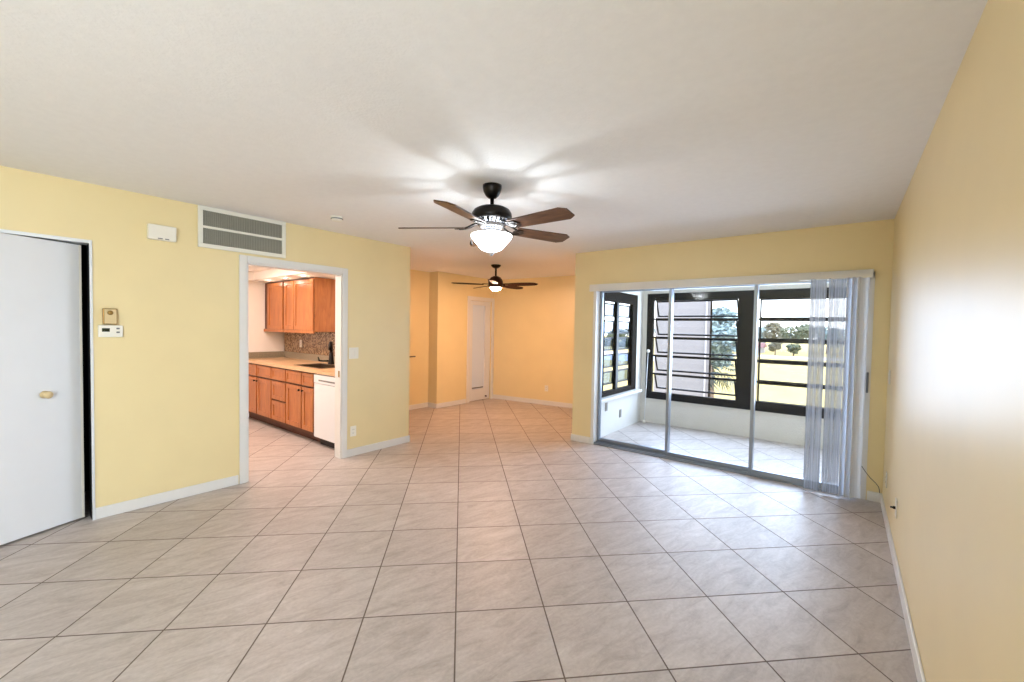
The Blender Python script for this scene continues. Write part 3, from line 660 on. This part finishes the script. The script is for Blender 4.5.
SX0, SX1, SY0, SY1 = -5.745, -5.09, 2.635, 3.00
ct_ = MB()
zt, zb_ = 0.915, 0.875
for a, b, c_, d_ in ((KX+0.002, SX0, 2.52, KY-0.022), (SX1, LX-T-0.003, 2.52, KY-0.022), (SX0, SX1, 2.52, SY0), (SX0, SX1, SY1, KY-0.022)): ct_.box((a, c_, zb_), (b, d_, zt))
cto = tag(obj('countertop', ct_, COUNTER), 'tan laminate kitchen countertop with grey curb along the walls', 'countertop')
cto['label'] = 'tan laminate countertop running over the cabinets and dishwasher'
cb = MB(); cb.box((KX+0.024, KY-0.022, zt-0.04), (LX-T-0.003, KY-0.001, 1.012)); cb.box((-7.328, 2.52, zt), (KX+0.024, KY-0.001, 1.012))
obj('curb', cb, CURB, cto)['label'] = 'grey brown upstand along the walls'
struct('trim_3', MB().box((KX+0.002, KY-0.008, 1.012), (LX-T-0.002, KY-0.0005, 1.36)), MOSAIC, 'brown mosaic backsplash over the counter')
sk = thing('kitchen_sink', 'dark double rimmed sink set in the tan countertop', 'sink', ((SX0+SX1)/2, 2.82, 0.70))
m_ = MB(); sx, sy, dz = (SX1-SX0)/2, (SY1-SY0)/2, 0.0
m_.box((-sx+0.004, -sy+0.004, 0.03), (sx-0.004, sy-0.004, 0.036))
for a, b, c_, d_ in ((-sx+0.004, -sx+0.014, -sy+0.004, sy-0.004), (sx-0.014, sx-0.004, -sy+0.004, sy-0.004), (-sx+0.014, sx-0.014, -sy+0.004, -sy+0.014), (-sx+0.014, sx-0.014, sy-0.014, sy-0.004)): m_.box((a, c_, 0.036), (b, d_, 0.213))
SINKM = mat('dark_sink', '#4b3c2c', 0.3, vary=0.05)
obj('basin', m_, SINKM, sk)
r_ = MB()
for a, b, c_, d_ in ((-sx-0.012, -sx+0.014, -sy-0.012, sy+0.012), (sx-0.014, sx+0.012, -sy-0.012, sy+0.012), (-sx+0.014, sx-0.014, -sy-0.012, -sy+0.014), (-sx+0.014, sx-0.014, sy-0.014, sy+0.012)): r_.box((a, c_, 0.2155), (b, d_, 0.221))
obj('rim', r_, SINKM, sk, bevel=0.002)
fc = thing('kitchen_faucet', 'tall black faucet with side lever behind the sink', 'faucet', (-5.59, 3.06, 0.9155), rz=0.9)
obj('body', MB().lathe([(0, 0), (0.042, 0), (0.042, 0.010), (0.036, 0.025), (0.030, 0.10), (0.023, 0.17), (0.0, 0.17)], n=20), BLACKM, fc)
obj('spout', MB().tube([(0, 0, 0.15), (0, -0.004, 0.25), (0, -0.018, 0.285), (0, -0.04, 0.300), (0, -0.065, 0.290), (0, -0.082, 0.26), (0, -0.086, 0.20)], [0.022, 0.021, 0.020, 0.020, 0.021, 0.023, 0.025], 12), BLACKM, fc)
obj('lever', MB().tube([(-0.015, 0, 0.045), (-0.09, -0.01, 0.045), (-0.15, -0.02, 0.05), (-0.165, -0.02, 0.10)], [0.012, 0.010, 0.014, 0.008], 10), BLACKM, fc)
plate('wall_outlet', 'white outlet on the brown mosaic backsplash', 'outlet', (-6.70, KY-0.0085, 1.16), -PI/2, 'outlet')
dw = thing('dishwasher', 'white dishwasher under the counter at the kitchen doorway', 'dishwasher', (-4.725, KF, 0))
obj('body', MB().box((-0.298, 0.012, 0.10), (0.298, 0.55, 0.868)), KWHITE, dw)
obj('door', MB().box((-0.297, -0.022, 0.105), (0.297, 0.011, 0.755)), WHITED, dw, bevel=0.005)
cpn = obj('control_panel', MB().box((-0.297, -0.026, 0.760), (0.297, 0.011, 0.862)), WHITED, dw, bevel=0.005)
obj('handle_slot', MB().box((-0.18, -0.0275, 0.788), (0.22, -0.025, 0.806)), GREY, cpn)
obj('toe_kick', MB().box((-0.297, 0.06, 0.0), (0.297, 0.075, 0.10)), BLACKM, dw)
# soffit with recessed lights, and lit tray ceiling
sf = MB(); sf.box((KX, 2.60, 2.112), (LX-T, KY, 2.225)); sf.box((KX, 2.50, 2.225), (LX-T, KY, 2.30)); sf.box((KX, 0.92, 2.112), (-6.98, 2.60, 2.225)); sf.box((KX, 0.92, 2.225), (-6.90, 2.50, 2.30))
sf.box((KX, 0.92, 2.30), (LX-T, KY, 2.32))
struct('ceiling_kitchen', sf, KWHITE, 'stepped white kitchen ceiling with soffit over the cabinets')
PUCK = mat('puck_lens', '#ffffff', 0.4, emit='#fff0dc', estr=5.0)
for i, (xx, tx) in enumerate(((-6.82, 'far left'), (-6.28, 'second from left'), (-5.74, 'third from left'), (-5.10, 'nearest the doorway'))):
    p_ = thing('recessed_light', 'small round recessed light in kitchen soffit, ' + tx, 'recessed light', (xx, 2.75, 2.104), 'soffit lights over the kitchen cabinets')
    obj('ring', MB().lathe([(0.030, 0.0), (0.045, 0.002), (0.045, 0.0075), (0.030, 0.0075)], n=24), WHITE, p_)
    obj('lens', MB().lathe([(0, 0.003), (0.030, 0.003), (0.030, 0.007), (0, 0.007)], n=24), PUCK, p_)
    light('puck_glow', 'POINT', (xx, 2.75, 2.07), 0.7, (1.0, 0.80, 0.62), radius=0.03)
kl = thing('kitchen_ceiling_light', 'wide white lit panel in the kitchen tray ceiling', 'ceiling light', (-5.6, 1.75, 2.262))
obj('frame', MB().box((-0.95, -0.55, 0.0), (0.95, -0.50, 0.037)).box((-0.95, 0.50, 0.0), (0.95, 0.55, 0.037)).box((-0.95, -0.50, 0.0), (-0.90, 0.50, 0.037)).box((0.90, -0.50, 0.0), (0.95, 0.50, 0.037)), WHITE, kl)
obj('diffuser', MB().box((-0.90, -0.50, 0.006), (0.90, 0.50, 0.02)), mat('light_diffuser', '#ffffff', 0.5, emit='#ffe6d8', estr=8.0), kl)

# ------------------------------------------------------------------ outdoors
GZ = -5.6
def grass_mat():
    m = mat('lawn_grass', '#a08a4a', 0.95, vary=0.16, vscale=0.35, vaniso=(1, 0.4, 1)); return m
lawn = obj('lawn', MB().box((-400, 7, GZ-1), (400, 500, GZ)).box((-400, -60, GZ-1), (-7.6, 7, GZ)).box((1.2, -60, GZ-1), (400, 7, GZ)), grass_mat()); lawn['kind'] = 'structure'; lawn['label'] = 'sunlit dry yellow green lawn outside'; lawn['category'] = 'lawn'
road = obj('road', MB().box((-45, 141, GZ), (200, 152, GZ+0.03)), mat('pale_road', '#a29d9a', 0.9, vary=0.03)); road['kind'] = 'structure'; road['label'] = 'pale road beyond the lawn'; road['category'] = 'road'
pond = obj('pond', MB().prism([(-95, 95), (-40, 92), (-33, 100), (-38, 122), (-60, 130), (-100, 126)], GZ, GZ+0.03), mat('pond_water', '#4d5f84', 0.25, vary=0.06, vscale=0.2)); pond['kind'] = 'structure'; pond['label'] = 'blue pond beyond the grass to the left'; pond['category'] = 'pond'

LEAFC = {'d': mat('leaf_dark', '#7b8a88', 0.8, vary=0.3, vscale=1.2), 'm': mat('leaf_olive', '#565c44', 0.8, vary=0.3, vscale=0.8), 't': mat('leaf_tan', '#6f6a56', 0.8, vary=0.25, vscale=0.8)}
BARK = mat('bark', '#6b5a4a', 0.9, vary=0.2, vscale=6)
def tree(label, x, y, h, r, kind, seed, trunk=0.35, nleaf=1100, leaf=0.5, group=None):
    rnd = random.Random(seed)
    t = thing('broadleaf_tree', label, 'tree', (x, y, GZ), group)
    tr = MB(); tr.tube([(0, 0, 0), (0.1*r*0.3, 0, h*0.3), (0, 0.05*r, h*trunk+0.2*h), (0.05*r, 0, h*0.75)], [0.055*r+0.08, 0.045*r+0.06, 0.035*r+0.05, 0.02*r], 8)
    obj('trunk', tr, BARK, t)
    cr = MB(); lobes = [(rnd.uniform(-.55, .55)*r, rnd.uniform(-.55, .55)*r, h*(trunk + (1-trunk)*rnd.uniform(.15, .8)), r*rnd.uniform(.35, .6)) for _ in range(11)]
    lobes.append((0, 0, h*(trunk+(1-trunk)*.5), r*.7))
    for i in range(nleaf):
        lx, ly, lz, lr = lobes[i % len(lobes)]
        v = Vector((rnd.gauss(0, 1), rnd.gauss(0, 1), rnd.gauss(0, 1))).normalized() * lr * rnd.uniform(.55, 1.0)
        p = Vector((lx, ly, lz)) + Vector((v.x, v.y, v.z*0.75)); p.z = min(p.z, h)
        a = Vector((rnd.gauss(0, 1), rnd.gauss(0, 1), rnd.gauss(0, .6))).normalized(); b = a.orthogonal().normalized(); s_ = leaf*rnd.uniform(.6, 1.2)
        cr.quad(p-a*s_, p-b*s_*.6, p+a*s_, p+b*s_*.6)
    obj('crown', cr, LEAFC[kind], t)
# trees past the lawn; slope = x/y seen from the room
for i, (sl, y, h, r, k, lab) in enumerate((
    (-0.150, 200, 10.2, 6.0, 'd', 'dark spreading tree far off left of the tan tree'),
    (-0.113, 186, 11.2, 4.6, 't', 'rounded tan tree far beyond the lawn'),
    (-0.074, 172, 10.7, 5.0, 'm', 'tall olive tree far beyond the lawn'),
    (-0.026, 187, 9.8, 6.0, 'd', 'wide dark tree far off behind the blinds'),
    (0.030, 188, 10.6, 6.0, 'm', 'broad olive tree far off at the right'),
    (-0.110, 155, 5.0, 2.0, 't', 'small tan tree beside the far road'),
    (-0.079, 157, 4.4, 2.0, 'm', 'small olive tree beside the far road'),
    (-0.52, 230, 8.0, 7, 'd', 'dark clump at the far left across the pond'),
    (-0.45, 222, 7.6, 7, 'm', 'olive clump in the middle across the pond'),
    (-0.385, 228, 8.4, 7, 'd', 'dark clump far off right of the pond'),
    (-0.48, 170, 3.4, 4.5, 't', 'low tan bush clump on the pond shore'),
    (-0.42, 168, 3.0, 4.5, 'm', 'low olive bush clump on the pond shore'))):
    tree(lab, sl*y, y, h, r, k, 50+i, 0.2 if h < 9 else 0.3, 1500, 0.16*r**0.6+0.12, 'distant trees beyond the lawn')
tree('dense blue green tree standing close behind the palm', -7.1, 31, 10.2, 2.5, 'd', 9, 0.42, 8000, 0.19)

bd = thing('neighbor_building', 'pale lilac grey wing of the neighboring building outside window', 'building', (-3.49, 13.5, GZ))
LIL = mat('lilac_stucco', '#8b8584', 0.9, bump=(8, 0.1), vary=0.02)
obj('wall', MB().prism([(-0.76, -1.5), (0.73, -1.5), (-0.34, 2.5), (-1.3, 2.5)], 0, 10.4), LIL, bd)
obj('downspout', MB().tube([(0.60, -1.54, 0), (0.60, -1.54, 10.3)], 0.022, 8), mat('downspout_paint', '#aba5a4', 0.6), bd)
obj('corner_trim', MB().box((0.69, -1.515, 0), (0.735, -1.5, 10.4)), BRONZE, bd)
obj('eave', MB().box((-1.5, -1.8, 10.4), (0.98, 2.7, 10.55)), WHITE, bd)
hs = thing('far_house', 'low pale house with reddish roof far across the road', 'house', (-27.5, 172, GZ))
obj('wall', MB().box((-9, -4, 0), (5, 4, 1.9)), mat('house_wall', '#9a9492', 0.9, vary=0.03), hs)
hr = MB(); hr.prism([(-4.8, 0), (4.8, 0), (0, 1.6)], -9.6, 5.6, Matrix(((0, 0, 1, 0), (1, 0, 0, 0), (0, 1, 0, 1.9), (0, 0, 0, 1))))
obj('roof', hr, mat('roof_red', '#7d5550', 0.9, vary=0.08), hs)
for xx in (-7.5, -4.2, -1, 2.3): obj('window', MB().box((xx, -4.04, 0.6), (xx+1.5, -3.99, 1.5)), BLACKF, hs)

# fan palm near the window
pm = thing('fan_palm', 'green fan palm just outside beside the lilac building', 'palm tree', (-4.12, 17.6, GZ))
obj('trunk', MB().tube([(0, 0.02, 0), (0.03, 0, 2.5), (0, 0, 4.6), (0, 0, 5.76)], [0.2, 0.16, 0.15, 0.12], 12), BARK, pm)
PALM = mat('palm_leaf', '#24342b', 0.7, vary=0.25, vscale=3)
rnd = random.Random(4)
for i in range(18):
    az = i*2.39996 + rnd.uniform(-.2, .2); el = math.radians(34 - 84*(i/17))
    hub = Vector((0, 0, 5.78)); d = Vector((math.cos(az)*math.cos(el), math.sin(az)*math.cos(el), math.sin(el)))
    L_ = rnd.uniform(0.6, 0.85); tip = hub + d*L_ + Vector((0, 0, -0.08))
    fr_ = MB(); fr_.tube([hub, hub + d*L_*.55 + Vector((0, 0, .03)), tip], [0.016, 0.011, 0.008], 6)
    sd_ = d.cross(Vector((0, 0, 1))); sd_ = sd_.normalized() if sd_.length > 1e-3 else Vector((1, 0, 0)); nn = sd_.cross(d).normalized()
    for k in range(15):
        a = math.radians(-100 + 200*k/14); ld = (d*math.cos(a) + sd_*math.sin(a)).normalized(); ll = rnd.uniform(.60, .80)*(1 - .25*abs(k-7)/7)
        mid = tip + ld*ll*.55 + nn*0.02; en = tip + ld*ll + Vector((0, 0, -0.12)); wv_ = ld.cross(nn).normalized()*0.030
        fr_.quad(tip, mid-wv_, en, mid+wv_)
    obj('frond', fr_, PALM, pm)
